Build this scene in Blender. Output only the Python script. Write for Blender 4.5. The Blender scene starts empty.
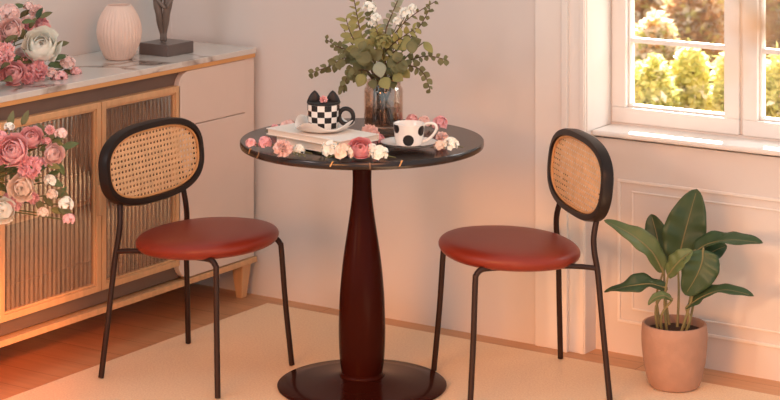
import bpy, math, random
from mathutils import Vector, Matrix, noise
R = math.radians
rnd = random.Random(7)
C = bpy.context.scene.collection
S = bpy.context.scene

# ------------------------------------------------------------------ camera model (pixels <-> place)
F, YH, TH = 2050.0, -238.0, R(33.5)
CH = .74 * (388 - YH) / (388 - 142)
FW = Vector((-math.sin(TH), math.cos(TH), 0)); RT = Vector((math.cos(TH), math.sin(TH), 0))
D0 = F * CH / (388 - YH)
CAM = -((362 - 390) / F * D0 * RT + D0 * FW); CAM.z = CH
def ray(px, py): return (px - 390) / F * RT + FW + Vector((0, 0, -(py - YH) / F))
def atz(px, py, z): v = ray(px, py); return CAM + v * ((z - CH) / v.z)
def aty(px, py, y): v = ray(px, py); return CAM + v * ((y - CAM.y) / v.y)
def atx(px, py, x): v = ray(px, py); return CAM + v * ((x - CAM.x) / v.x)
def atd(px, py, d): return CAM + ray(px, py) * d

cam = bpy.data.cameras.new('camera'); co = bpy.data.objects.new('camera', cam); C.objects.link(co)
co.location = CAM; co.rotation_euler = (R(90), 0, TH)
cam.sensor_width = 36; cam.lens = F / 780 * 36; cam.shift_y = -(200 - YH) / 780
cam.clip_start = .05; cam.clip_end = 200
cam.dof.use_dof = True; cam.dof.focus_distance = 6.25; cam.dof.aperture_fstop = 5.2
S.camera = co

# ------------------------------------------------------------------ materials
def lin(c):
    return tuple(((v / 255) / 12.92 if v / 255 <= .04045 else ((v / 255 + .055) / 1.055) ** 2.4) for v in c) + (1,)
MATS = {}
def mat(name, rgb, rough=.5, metal=0, var=.06, scale=12, bump=0, bscale=60, coat=0, trans=0, ior=1.45, sss=0, spec=.5, translucent=0, stretch=None):
    if name in MATS: return MATS[name]
    m = bpy.data.materials.new(name); m.use_nodes = True; nt = m.node_tree; N = nt.nodes; L = nt.links
    b = N['Principled BSDF']
    b.inputs['Roughness'].default_value = rough; b.inputs['Metallic'].default_value = metal
    b.inputs['Coat Weight'].default_value = coat; b.inputs['Coat Roughness'].default_value = .08
    b.inputs['Transmission Weight'].default_value = trans; b.inputs['IOR'].default_value = ior
    b.inputs['Specular IOR Level'].default_value = spec
    if sss:
        b.inputs['Subsurface Weight'].default_value = sss; b.inputs['Subsurface Radius'].default_value = (.02, .008, .005)
    c = lin(rgb)
    tc = N.new('ShaderNodeTexCoord'); src = tc.outputs['Object']
    if stretch:
        mp = N.new('ShaderNodeMapping'); mp.inputs['Scale'].default_value = stretch; L.new(src, mp.inputs['Vector']); src = mp.outputs['Vector']
    n = N.new('ShaderNodeTexNoise'); n.inputs['Scale'].default_value = scale; n.inputs['Detail'].default_value = 4; L.new(src, n.inputs['Vector'])
    r = N.new('ShaderNodeValToRGB')
    r.color_ramp.elements[0].position = .3; r.color_ramp.elements[1].position = .7
    r.color_ramp.elements[0].color = tuple(v * (1 - var) for v in c[:3]) + (1,)
    r.color_ramp.elements[1].color = tuple(min(1, v * (1 + var)) for v in c[:3]) + (1,)
    L.new(n.outputs['Fac'], r.inputs['Fac']); L.new(r.outputs['Color'], b.inputs['Base Color'])
    if bump:
        n2 = N.new('ShaderNodeTexNoise'); n2.inputs['Scale'].default_value = bscale; n2.inputs['Detail'].default_value = 3; L.new(src, n2.inputs['Vector'])
        bp = N.new('ShaderNodeBump'); bp.inputs['Strength'].default_value = bump; bp.inputs['Distance'].default_value = .004
        L.new(n2.outputs['Fac'], bp.inputs['Height']); L.new(bp.outputs['Normal'], b.inputs['Normal'])
    if translucent:
        t = N.new('ShaderNodeBsdfTranslucent'); L.new(r.outputs['Color'], t.inputs['Color'])
        mx = N.new('ShaderNodeMixShader'); mx.inputs[0].default_value = translucent
        out = N['Material Output']; L.new(b.outputs[0], mx.inputs[1]); L.new(t.outputs[0], mx.inputs[2]); L.new(mx.outputs[0], out.inputs['Surface'])
    MATS[name] = m; return m

def marble(name, base, vein, vein2, scale, width, rough, coat=0):
    m = bpy.data.materials.new(name); m.use_nodes = True; nt = m.node_tree; N = nt.nodes; L = nt.links; b = N['Principled BSDF']
    b.inputs['Roughness'].default_value = rough; b.inputs['Coat Weight'].default_value = coat
    tc = N.new('ShaderNodeTexCoord')
    n = N.new('ShaderNodeTexNoise'); n.inputs['Scale'].default_value = scale * .8; n.inputs['Detail'].default_value = 5; L.new(tc.outputs['Object'], n.inputs['Vector'])
    mxv = N.new('ShaderNodeVectorMath'); mxv.operation = 'MULTIPLY_ADD'; mxv.inputs[1].default_value = (.45, .45, .45)
    L.new(n.outputs['Color'], mxv.inputs[0]); L.new(tc.outputs['Object'], mxv.inputs[2])
    v = N.new('ShaderNodeTexVoronoi'); v.feature = 'DISTANCE_TO_EDGE'; v.inputs['Scale'].default_value = scale; L.new(mxv.outputs[0], v.inputs['Vector'])
    r = N.new('ShaderNodeValToRGB'); e = r.color_ramp.elements
    e[0].position = 0; e[0].color = lin(vein); e[1].position = width; e[1].color = lin(base)
    k = e.new(width * .45); k.color = lin(vein2)
    L.new(v.outputs['Distance'], r.inputs['Fac'])
    n2 = N.new('ShaderNodeTexNoise'); n2.inputs['Scale'].default_value = scale * 1.3; n2.inputs['Detail'].default_value = 6; L.new(mxv.outputs[0], n2.inputs['Vector'])
    r2 = N.new('ShaderNodeValToRGB'); r2.color_ramp.elements[0].position = .45; r2.color_ramp.elements[0].color = (0, 0, 0, 1); r2.color_ramp.elements[1].position = .58
    L.new(n2.outputs['Fac'], r2.inputs['Fac'])
    mx = N.new('ShaderNodeMix'); mx.data_type = 'RGBA'; mx.inputs[6].default_value = lin(base)
    L.new(r2.outputs['Color'], mx.inputs[0]); L.new(r.outputs['Color'], mx.inputs[7]); L.new(mx.outputs[2], b.inputs['Base Color'])
    return m

def planks(name, a, bcol, gap):
    m = bpy.data.materials.new(name); m.use_nodes = True; nt = m.node_tree; N = nt.nodes; L = nt.links; b = N['Principled BSDF']
    b.inputs['Roughness'].default_value = .42
    tc = N.new('ShaderNodeTexCoord'); mp = N.new('ShaderNodeMapping'); L.new(tc.outputs['Object'], mp.inputs['Vector'])
    br = N.new('ShaderNodeTexBrick'); br.inputs['Scale'].default_value = 1; br.inputs['Brick Width'].default_value = 1.2; br.inputs['Row Height'].default_value = .14
    br.inputs['Mortar Size'].default_value = .0012; br.inputs['Color1'].default_value = lin(a); br.inputs['Color2'].default_value = lin(bcol); br.inputs['Mortar'].default_value = lin(gap)
    L.new(mp.outputs[0], br.inputs['Vector'])
    mp2 = N.new('ShaderNodeMapping'); mp2.inputs['Scale'].default_value = (1.5, 22, 1); L.new(tc.outputs['Object'], mp2.inputs['Vector'])
    n = N.new('ShaderNodeTexNoise'); n.inputs['Scale'].default_value = 2; n.inputs['Detail'].default_value = 6; L.new(mp2.outputs[0], n.inputs['Vector'])
    mx = N.new('ShaderNodeMix'); mx.data_type = 'RGBA'; mx.blend_type = 'MULTIPLY'; mx.inputs[0].default_value = .35
    L.new(br.outputs['Color'], mx.inputs[6]); L.new(n.outputs['Fac'], mx.inputs[7]); L.new(mx.outputs[2], b.inputs['Base Color'])
    return m

def glass_mat(name, rgb, rough=0.0, ior=1.45, mixt=.0, tint=(255, 255, 255)):
    m = bpy.data.materials.new(name); m.use_nodes = True; nt = m.node_tree; N = nt.nodes; L = nt.links
    N.remove(N['Principled BSDF']); out = N['Material Output']
    g = N.new('ShaderNodeBsdfGlossy'); g.inputs['Roughness'].default_value = rough; g.inputs['Color'].default_value = lin(tint)
    t = N.new('ShaderNodeBsdfTransparent'); t.inputs['Color'].default_value = lin(rgb)
    f = N.new('ShaderNodeLayerWeight'); f.inputs['Blend'].default_value = .5
    pw = N.new('ShaderNodeMath'); pw.operation = 'POWER'; pw.inputs[1].default_value = 5; L.new(f.outputs['Facing'], pw.inputs[0])
    f0 = ((ior-1)/(ior+1))**2 + mixt
    a = N.new('ShaderNodeMath'); a.operation = 'MULTIPLY_ADD'; a.inputs[1].default_value = 1-f0; a.inputs[2].default_value = f0; a.use_clamp = True; L.new(pw.outputs[0], a.inputs[0])
    mx = N.new('ShaderNodeMixShader'); L.new(a.outputs[0], mx.inputs[0]); L.new(t.outputs[0], mx.inputs[1]); L.new(g.outputs[0], mx.inputs[2])
    L.new(mx.outputs[0], out.inputs['Surface']); return m

M_wall = mat('wall_paint', (222, 213, 208), .75, var=.015, scale=3, bump=.05, bscale=180)
M_white = mat('white_paint', (236, 228, 222), .42, var=.01)
M_wood_floor = planks('oak_floor', (226, 168, 124), (216, 158, 114), (160, 108, 74))
M_rug = mat('rug_wool', (252, 216, 182), .95, var=.10, scale=160, bump=.9, bscale=420, spec=.1)
M_marble = marble('white_marble', (216, 209, 202), (120, 100, 90), (176, 160, 150), 2.6, .05, .12)
M_black = marble('black_marble', (38, 24, 19), (186, 140, 100), (90, 66, 50), 1.62, .006, .2)
M_gold = mat('satin_gold', (224, 166, 106), .4, .25, var=.03)
M_oak = mat('oak_frame', (214, 168, 124), .45, var=.1, scale=8, stretch=(6, 6, 1))
M_plinth = mat('taupe_lacquer', (112, 92, 82), .5, var=.03)
M_cream = mat('cream_lacquer', (226, 206, 194), .4, var=.012)
M_inside = mat('cabinet_interior', (104, 72, 54), .6, var=.08)
M_flute = glass_mat('fluted_glass', (224, 202, 182), .16, 1.5, .22, (255, 238, 222))
def milky(m, rgb, f):
    nt = m.node_tree; N = nt.nodes; L = nt.links; out = N['Material Output']; old = out.inputs['Surface'].links[0].from_socket
    d = N.new('ShaderNodeBsdfDiffuse'); d.inputs['Color'].default_value = lin(rgb); mx = N.new('ShaderNodeMixShader')
    tc = N.new('ShaderNodeTexCoord'); mp = N.new('ShaderNodeMapping'); mp.inputs['Scale'].default_value = (1, 34, 3); L.new(tc.outputs['Object'], mp.inputs['Vector'])
    nz = N.new('ShaderNodeTexNoise'); nz.inputs['Scale'].default_value = 1.6; nz.inputs['Detail'].default_value = 3; L.new(mp.outputs[0], nz.inputs['Vector'])
    mr = N.new('ShaderNodeMapRange'); mr.inputs[1].default_value = .3; mr.inputs[2].default_value = .7; mr.inputs[3].default_value = f*.35; mr.inputs[4].default_value = f*1.5
    L.new(nz.outputs['Fac'], mr.inputs[0]); L.new(mr.outputs[0], mx.inputs[0])
    L.new(old, mx.inputs[1]); L.new(d.outputs[0], mx.inputs[2]); L.new(mx.outputs[0], out.inputs['Surface'])
milky(M_flute, (190, 150, 122), .22)
M_dark = mat('espresso_lacquer', (34, 22, 18), .38, var=.06, ior=1.35)
M_tube = mat('bronze_tube', (50, 31, 25), .42, .3, var=.05)
M_ped = mat('mahogany_gloss', (50, 16, 10), .18, var=.12, scale=5, ior=1.15)
M_leather = mat('rust_leather', (132, 46, 29), .38, var=.05, scale=7, bump=.06, bscale=220)
M_cane = mat('rattan_cane', (232, 192, 148), .6, var=.10, scale=40)
M_rim = mat('rattan_rim', (214, 158, 104), .5, var=.1, scale=40)
M_blush = mat('blush_ceramic', (232, 204, 190), .5, var=.02)
M_bronze = mat('statue_bronze', (118, 104, 96), .45, .2, var=.15, scale=30)
M_stone = mat('statue_base', (104, 92, 88), .3, var=.08, scale=20)
M_china = mat('white_china', (240, 234, 228), .18, var=.008, coat=.4)
M_ink = mat('black_glaze', (28, 20, 18), .42, var=.05)
M_page = mat('book_pages', (232, 220, 206), .8, var=.06, scale=40, stretch=(1, 1, 60))
M_cover = mat('book_cover', (238, 229, 220), .5, var=.01)
M_pot = mat('blush_stone_pot', (170, 134, 116), .75, var=.07, scale=24, bump=.25, bscale=140)
M_soil = mat('potting_soil', (62, 40, 28), .95, var=.3, scale=80, bump=.8, bscale=150)
M_leafd = mat('leaf_dark_green', (62, 84, 54), .42, var=.16, scale=14, translucent=.12)
M_leafl = mat('leaf_olive_green', (98, 114, 70), .42, var=.12, scale=14, translucent=.15)
M_petiole = mat('petiole_green', (128, 120, 82), .5)
M_euc = mat('eucalyptus_leaf', (122, 118, 78), .55, var=.22, scale=22, translucent=.2)
M_eucy = mat('eucalyptus_gold', (164, 156, 96), .5, var=.15, scale=22, translucent=.25)
M_eucb = mat('eucalyptus_silver', (168, 168, 142), .55, var=.12, scale=22, translucent=.2)
M_twig = mat('twig_bark', (96, 70, 48), .7)
M_pink = mat('petal_pink', (255, 196, 196), .6, var=.08, scale=30, translucent=.10)
M_pinkl = mat('petal_light_pink', (252, 216, 210), .6, var=.07, scale=30, translucent=.10)
M_rose = mat('petal_rose', (254, 184, 188), .6, var=.1, scale=30, translucent=.10)
M_ivory = mat('petal_ivory', (255, 250, 240), .6, var=.04, scale=30, translucent=.10)
M_peach = mat('petal_peach', (254, 228, 210), .6, var=.06, scale=30, translucent=.10)
M_stem = mat('flower_stem', (106, 104, 60), .6, var=.15)
M_glass = glass_mat('clear_glass', (246, 243, 240), 0, 1.45, .0)
M_vase = glass_mat('smoked_glass', (238, 228, 220), .03, 1.5, .09)
M_water = glass_mat('vase_water', (226, 208, 192), 0, 1.33, .0)
M_grass = mat('garden_soil', (112, 90, 54), .95, var=.3, scale=3, bump=.5, bscale=20)
M_bushy = mat('bush_yellow_green', (242, 230, 160), .5, var=.2, scale=5, translucent=.5)
M_bushg = mat('bush_green', (200, 200, 126), .5, var=.2, scale=5, translucent=.5)
M_busho = mat('bush_rust', (226, 184, 138), .5, var=.2, scale=5, translucent=.45)
M_bushw = mat('bush_white_blossom', (250, 238, 224), .6, var=.04, scale=5, translucent=.4)
M_autumn = mat('autumn_leaf', (204, 146, 100), .6, var=.15, scale=20, translucent=.15)

# ------------------------------------------------------------------ mesh builder
class MB:
    def __init__(s): s.v = []; s.f = []; s.mi = []; s.mats = []
    def idx(s, m):
        if m not in s.mats: s.mats.append(m)
        return s.mats.index(m)
    def add(s, vs, fs, m=0):
        o = len(s.v); s.v += [Vector(v) for v in vs]; s.f += [tuple(i + o for i in f) for f in fs]; s.mi += [m] * len(fs) if isinstance(m, int) else list(m); return s
    def box(s, a, b, m=0):
        x0, y0, z0 = a; x1, y1, z1 = b
        return s.add([(x0,y0,z0),(x1,y0,z0),(x1,y1,z0),(x0,y1,z0),(x0,y0,z1),(x1,y0,z1),(x1,y1,z1),(x0,y1,z1)],
              [(0,3,2,1),(4,5,6,7),(0,1,5,4),(1,2,6,5),(2,3,7,6),(3,0,4,7)], m)
    def tube(s, pts, rad, n=10, m=0, smoothpts=0):
        P = [Vector(p) for p in pts]
        if not hasattr(rad, '__len__'): rad = [rad] * len(P)
        if smoothpts: P, rad = spline(P, rad, smoothpts)
        vs = []; fs = []; T0 = (P[1] - P[0]).normalized()
        nrm = T0.orthogonal().normalized()
        for i, p in enumerate(P):
            T = ((P[min(i+1, len(P)-1)]) - P[max(i-1, 0)]).normalized()
            nrm = (nrm - T * nrm.dot(T)).normalized(); bn = T.cross(nrm)
            for k in range(n):
                a = 2 * math.pi * k / n; vs.append(p + (nrm * math.cos(a) + bn * math.sin(a)) * rad[i])
        for i in range(len(P) - 1):
            for k in range(n): fs.append((i*n+k, i*n+(k+1)%n, (i+1)*n+(k+1)%n, (i+1)*n+k))
        fs.append(tuple(range(n))[::-1]); fs.append(tuple(range((len(P)-1)*n, len(P)*n)))
        return s.add(vs, fs, m)
    def ring(s, pts, rad, n=8, m=0):
        P = [Vector(p) for p in pts]; N = len(P); vs = []; fs = []
        nrm = None
        c = sum(P, Vector()) / N; ax = (P[1]-P[0]).cross(P[N//3]-P[0]).normalized()
        for i, p in enumerate(P):
            T = (P[(i+1)%N] - P[i-1]).normalized(); b = T.cross(ax).normalized()
            for k in range(n):
                a = 2*math.pi*k/n; vs.append(p + (ax*math.cos(a) + b*math.sin(a))*rad)
        for i in range(N):
            for k in range(n): fs.append((i*n+k, i*n+(k+1)%n, ((i+1)%N)*n+(k+1)%n, ((i+1)%N)*n+k))
        return s.add(vs, fs, m)
    def lathe(s, prof, n=48, c=(0, 0, 0), m=0, rf=None, mf=None):
        c = Vector(c); vs = []; fs = []; ms = []
        for i, (r, z) in enumerate(prof):
            for k in range(n):
                a = 2*math.pi*k/n; q = rf(r, z, a) if rf else r
                vs.append(c + Vector((q*math.cos(a), q*math.sin(a), z)))
        for i in range(len(prof)-1):
            for k in range(n):
                fs.append((i*n+k, i*n+(k+1)%n, (i+1)*n+(k+1)%n, (i+1)*n+k)); ms.append(mf(i, k) if mf else m)
        if prof[0][0] > 1e-6: fs.append(tuple(range(n))[::-1]); ms.append(mf(0, 0) if mf else m)
        if prof[-1][0] > 1e-6: fs.append(tuple(range((len(prof)-1)*n, len(prof)*n))); ms.append(mf(len(prof)-2, 0) if mf else m)
        return s.add(vs, fs, ms)
    def grid(s, fn, nu, nv, m=0):
        vs = [fn(i/nu, j/nv) for i in range(nu+1) for j in range(nv+1)]
        fs = [(i*(nv+1)+j, (i+1)*(nv+1)+j, (i+1)*(nv+1)+j+1, i*(nv+1)+j+1) for i in range(nu) for j in range(nv)]
        return s.add(vs, fs, m)
    def leaf(s, p, d, up, ln, wd, droop=.2, fold=.15, m=0, nu=6, tip=1.4, wave=0, thick=0):
        p = Vector(p); d = Vector(d).normalized(); up = Vector(up); sd = d.cross(up)
        if sd.length < 1e-4: sd = d.orthogonal()
        sd.normalize(); up = sd.cross(d).normalized(); vs = []; fs = []
        for i in range(nu+1):
            t = i/nu; w = wd*.5*(math.sin(math.pi*min(1, t**(1/tip)*.97+.03)) ** .8)
            cpt = p + d*(ln*t*(1-.15*droop*t)) - up*(ln*droop*t*t)
            for k in (-1, -.5, 0, .5, 1):
                vs.append(cpt + sd*w*k + up*(abs(k)*w*fold*2 + wave*w*math.sin(t*9+k*3)))
        for i in range(nu):
            for k in range(4): fs.append((i*5+k, (i+1)*5+k, (i+1)*5+k+1, i*5+k+1))
        return s.add(vs, fs, m)
    def build(s, name, mats, parent=None, smooth=True, world=True, bevel=0, bseg=2, subs=0, solid=0, autos=40):
        me = bpy.data.meshes.new(name)
        off = Vector()
        if parent and world:
            q = parent
            while q: off = off + q.location; q = q.parent
        me.from_pydata([tuple(v - off) for v in s.v], [], s.f)
        if not isinstance(mats, (list, tuple)): mats = [mats]
        for m in mats: me.materials.append(m)
        for p, i in zip(me.polygons, s.mi): p.material_index = i; p.use_smooth = smooth
        me.update()
        if smooth and autos:
            try: me.set_sharp_from_angle(angle=R(autos))
            except Exception: pass
        o = bpy.data.objects.new(name, me); C.objects.link(o)
        if parent: o.parent = parent
        if solid:
            k = o.modifiers.new('solid', 'SOLIDIFY'); k.thickness = solid; k.offset = 0
        if bevel:
            k = o.modifiers.new('bevel', 'BEVEL'); k.width = bevel; k.segments = bseg; k.limit_method = 'ANGLE'; k.angle_limit = R(35)
        if subs:
            k = o.modifiers.new('sub', 'SUBSURF'); k.levels = subs; k.render_levels = subs
        return o

def spline(P, rad, n):
    Q = []; q = []
    for i in range(len(P)-1):
        a = P[max(i-1, 0)]; b = P[i]; c = P[i+1]; d = P[min(i+2, len(P)-1)]
        for k in range(n):
            t = k/n
            Q.append(.5*((2*b)+(c-a)*t+(2*a-5*b+4*c-d)*t*t+(3*b-a-3*c+d)*t**3)); q.append(rad[i]*(1-t)+rad[i+1]*t)
    Q.append(P[-1]); q.append(rad[-1]); return Q, q

def thing(name, label, cat, loc=(0, 0, 0), rz=0, group=None):
    o = bpy.data.objects.new(name, None); C.objects.link(o); o.empty_display_size = .05
    o.location = loc; o.rotation_euler = (0, 0, rz); o['label'] = label; o['category'] = cat
    if group: o['group'] = group
    return o
def struct(o): o['kind'] = 'structure'; return o
def copy_tree(o, parent=None):
    c = o.copy(); C.objects.link(c)
    if parent: c.parent = parent
    for ch in [x for x in C.objects if x.parent == o]: copy_tree(ch, c)
    return c

# ------------------------------------------------------------------ the room
YB, YR, XL = .688, .755, -1.31
XE, HW, XR = .393, 2.7, 2.6       # step of the back wall, wall height, right end
WX0, WX1, WZ0, WZ1 = .393, 1.33, .68, 1.95
struct(MB().box((XL-.1, -3.4, -.1), (XR, 1.0, 0)).build('floor', M_wood_floor, smooth=False))
struct(MB().box((XL-.12, -1.9, 0), (XL, 1.0, HW)).build('wall_left', M_wall, smooth=False))
w = MB()
w.box((XL, YB, 0), (XE, 1.0, HW))
w.box((XE, YR, 0), (XR, 1.0, WZ0)); w.box((XE, YR, WZ1), (XR, 1.0, HW)); w.box((XE, YR, WZ0), (WX0, 1.0, WZ1)); w.box((WX1, YR, WZ0), (XR, 1.0, WZ1))
struct(w.build('wall_back', M_wall, smooth=False))
# flat pilaster and bead on the wall's end beside the window
t = MB(); t.box((.213, YB-.010, 0), (XE+.002, YB, HW)); 
struct(t.build('trim_1', M_white, smooth=False, bevel=.002))
t = MB(); t.box((.318, YB-.026, 0), (.338, YB-.010, HW)); t.box((.377, YB-.014, 0), (.392, YB-.010, HW))
struct(t.build('trim_2', M_white, smooth=False, bevel=.004))
# panel moulding under the window
def frame_rect(t, x0, x1, z0, z1, w_, y0, y1):
    t.box((x0, y1, z0), (x1, y0, z0+w_)); t.box((x0, y1, z1-w_), (x1, y0, z1)); t.box((x0, y1, z0+w_), (x0+w_, y0, z1-w_)); t.box((x1-w_, y1, z0+w_), (x1, y0, z1-w_))
t = MB(); frame_rect(t, .473, 1.42, .10, .556, .010, YR, YR-.006); frame_rect(t, .522, 1.37, .145, .522, .006, YR, YR-.004)
struct(t.build('trim_3', M_white, smooth=False, bevel=.002))

# window
win = bpy.data.objects.new('window_1', None); C.objects.link(win); win.location = (WX0, .89, WZ0); win['kind'] = 'structure'
def wpart(mb, name, m, **k): return mb.build(name, m, win, smooth=False, **k)
GY = .905
t = MB(); t.box((WX0+.001, .722, .690), (WX1+.05, .90, .708)); wpart(t, 'window_sill', M_white, bevel=.006)
t = MB(); t.box((WX0-.002, YB+.004, .708), (WX0+.003, .97, WZ1)); t.box((WX1-.004, YR-.002, .708), (WX1+.002, .97, WZ1)); wpart(t, 'window_reveal', M_white)
t = MB(); frame_rect(t, WX0-.02, WX1+.02, .688, WZ1+.01, .027, .965, .858); t.box((.835, .866, .715), (.870, .965, WZ1-.018)); wpart(t, 'window_frame', M_white, bevel=.003)
for x0, x1 in ((.402, .846), (.858, 1.322)):
    t = MB(); frame_rect(t, x0, x1, .716, 1.93, .050, .905, .850)
    t2 = .008; frame_rect(t, x0+.050, x1-.050, .766, 1.88, t2, .900, .866)
    for i in range(1, 5):
        z = .764 + i*.2185
        t.box((x0+.05, .868, z-.008), (x1-.05, .893, z+.008))
    s_ = wpart(t, 'window_sash', M_white, bevel=.003)
    g = MB(); g.box((x0+.045, .878, .76), (x1-.045, .882, 1.885)); g.build('window_pane', M_glass, win, smooth=False)

# rug
rug = MB(); rug.box((-.81, -3.2, 0), (2.3, .605, .006))
o = rug.build('rug', M_rug, smooth=False, bevel=.003); o['label'] = 'cream wool rug under the round table and both chairs'; o['category'] = 'rug'

# ------------------------------------------------------------------ sideboard
XF = -.91
sb = thing('sideboard', 'cream and oak sideboard with marble top and fluted glass doors', 'sideboard', (-1.105, -.16, 0))
Y0, Y1 = -1.0, .668
def sp(mb, name, m, par=sb, **k):
    k.setdefault('smooth', False); return mb.build(name, m, par, **k)
sp(MB().box((XL+.005, Y0, .858), (XF+.007, Y1-.004, .877)), 'marble_top', M_marble, bevel=.002)
sp(MB().box((XL+.008, Y0+.002, .844), (XF+.004, Y1-.006, .858)), 'gold_trim', M_gold)
b = MB()
b.box((XL+.01, Y0+.01, .828), (XF-.03, Y1-.005, .844)); b.box((XL+.01, Y0+.01, .142), (XF-.03, Y1-.005, .165))
b.box((XL+.01, Y0+.01, .165), (XL+.025, Y1-.005, .828))
b.box((XL+.025, Y0+.01, .165), (XF-.03, Y0+.03, .828)); b.box((XL+.025, .255, .165), (XF-.03, .275, .828)); b.box((XL+.025, -.625, .165), (XF-.03, -.605, .828))
c_ = sp(b, 'carcass', M_inside)
sp(MB().box((XL+.01, .612, .142), (XF-.004, Y1-.002, .844)), 'end_post', M_cream, bevel=.002)
sp(MB().box((XL+.025, -.605, .46), (XF-.07, .255, .475)), 'shelf', M_oak)
sp(MB().box((XF-.05, -.605, .797), (XF-.022, .27, .844)), 'top_rail', M_plinth)
sp(MB().box((XF-.05, -.605, .146), (XF-.022, .27, .192)), 'bottom_rail', M_plinth)
sp(MB().box((XL+.008, Y0+.002, .122), (XF+.006, Y1+.002, .141)), 'base_trim', M_oak, bevel=.001)
for y0, y1 in ((-.598, -.143), (-.139, .252)):
    d = MB(); x0, x1 = XF-.024, XF
    d.box((x0, y0, .193), (x1, y0+.02, .797)); d.box((x0, y1-.02, .193), (x1, y1, .797)); d.box((x0, y0+.02, .193), (x1, y1-.02, .213)); d.box((x0, y0+.02, .777), (x1, y1-.02, .797))
    ins = .006
    d.box((x0+.002, y0+.02, .213), (x1-.006, y0+.027, .777)); d.box((x0+.002, y1-.027, .213), (x1-.006, y1-.02, .777)); d.box((x0+.002, y0+.027, .77), (x1-.006, y1-.027, .777)); d.box((x0+.002, y0+.027, .213), (x1-.006, y1-.027, .22))
    door = sp(d, 'door', M_oak, bevel=.0015)
    ya, yb_ = y0+.024, y1-.024; nf = round((yb_-ya)/.0205)
    g = MB()
    g.grid(lambda u, v: Vector((XF-.016 + .0055*abs(math.sin(math.pi*u*nf)), ya+(yb_-ya)*u, .216+.558*v)), nf*8, 1)
    gl = g.build('fluted_pane', M_flute, door, smooth=True, autos=60)
    hy = y1-.012 if y0 < -.3 else y0+.012
    if y0 < -.3: sp(MB().box((XF, hy-.010, .438), (XF+.014, hy+.010, .534)), 'door_handle', M_oak, par=door, bevel=.003)
def drawer(y0, y1, z0, z1, round_y, round_z):
    # front with one rounded corner (at the side round_y: -1 near the doors)
    r = .055; pts = []
    def arc(cy, cz, a0, a1):
        for i in range(9):
            a = R(a0+(a1-a0)*i/8); pts.append((cy+r*math.cos(a), cz+r*math.sin(a)))
    for cy, cz, sy, sz, a0 in ((y1, z1, 1, 1, 0), (y0, z1, -1, 1, 90), (y0, z0, -1, -1, 180), (y1, z0, 1, -1, 270)):
        if sy == round_y and sz == round_z: arc(cy-sy*r, cz-sz*r, a0, a0+90)
        else: pts.append((cy, cz))
    n = len(pts); m = MB()
    m.add([(XF-.03, a, b_) for a, b_ in pts]+[(XF, a, b_) for a, b_ in pts],
          [tuple(range(n))[::-1], tuple(range(n, 2*n))]+[(i, (i+1)%n, n+(i+1)%n, n+i) for i in range(n)])
    return sp(m, 'drawer', M_cream, bevel=.002)
drawer(.245, .611, .657, .842, -1, 1); drawer(.245, .611, .144, .6545, -1, -1)
drawer(Y0+.03, -.60, .657, .842, 1, 1); drawer(Y0+.03, -.60, .144, .6545, 1, -1)
for y in (-.9, .628):
    for x in (XF-.032, XL+.06):
        l = MB(); a, bq = .026, .014
        l.add([(x-bq, y-bq, 0), (x+bq, y-bq, 0), (x+bq, y+bq, 0), (x-bq, y+bq, 0), (x-a, y-a, .122), (x+a, y-a, .122), (x+a, y+a, .122), (x-a, y+a, .122)],
              [(0,3,2,1),(4,5,6,7),(0,1,5,4),(1,2,6,5),(2,3,7,6),(3,0,4,7)])
        sp(l, 'leg', M_oak, bevel=.004)

# ------------------------------------------------------------------ table
tb = thing('bistro_table', 'round black marble bistro table on a glossy mahogany pedestal', 'table', (0, 0, 0.006))
m = MB(); m.lathe([(0, .724), (.340, .724), (.360, .7265), (.3655, .730), (.367, .736), (.3665, .746), (.364, .749), (0, .749)], 128)
m.build('tabletop', M_black, tb)
for px, py in ((247.5, 152), (333, 163.5), (399, 163)):
    m = MB(); a = math.atan2(*(lambda q: (q.y, q.x))(atz(px, py, .742)))
    q = Vector((.3665*math.cos(a), .3665*math.sin(a), .744)); tg = Vector((-math.sin(a), math.cos(a), 0)); n_ = Vector((math.cos(a), math.sin(a), 0))
    vs = [q+tg*dx*.002+tg*(.004 if dz > 0 else -.004)+Vector((0, 0, dz*.008))+n_*dn for dn in (-.004, .0012) for dx, dz in ((-1, -1), (1, -1), (1, 1), (-1, 1))]
    m.add(vs, [(0,3,2,1),(4,5,6,7),(0,1,5,4),(1,2,6,5),(2,3,7,6),(3,0,4,7)])
    m.build('edge_inlay', M_gold, tb, smooth=False)
px2 = 332.4
def prof(lst): return [(w_/2/px2, z) for w_, z in lst]
pz = lambda y: (388-y)/px2*1.03
P = [(31, .724), (26, .716), (22, .695), (19.5, .66), (19, .62), (20.5, .575), (25, .52), (31, .46), (37, .40), (41.5, .34), (45, .27), (46.5, .20), (46.5, .15), (45, .10), (42, .06), (39, .042)]
pp, _ = spline([Vector((a/2/px2, z, 0)) for a, z in P], [0]*len(P), 4)
m = MB(); m.lathe([(v.x, v.y) for v in pp], 64); m.build('pedestal', M_ped, tb)
m = MB(); m.lathe([(.060, .050), (.066, .046), (.068, .040), (.066, .034)], 64); m.build('collar', M_ped, tb)
m = MB(); m.lathe([(0, .006), (.250, .006), (.2546, .009), (.2546, .013), (.250, .016), (.20, .020), (.14, .026), (.09, .034), (.066, .040), (0, .042)], 128); m.build('base', M_ped, tb)

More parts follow.
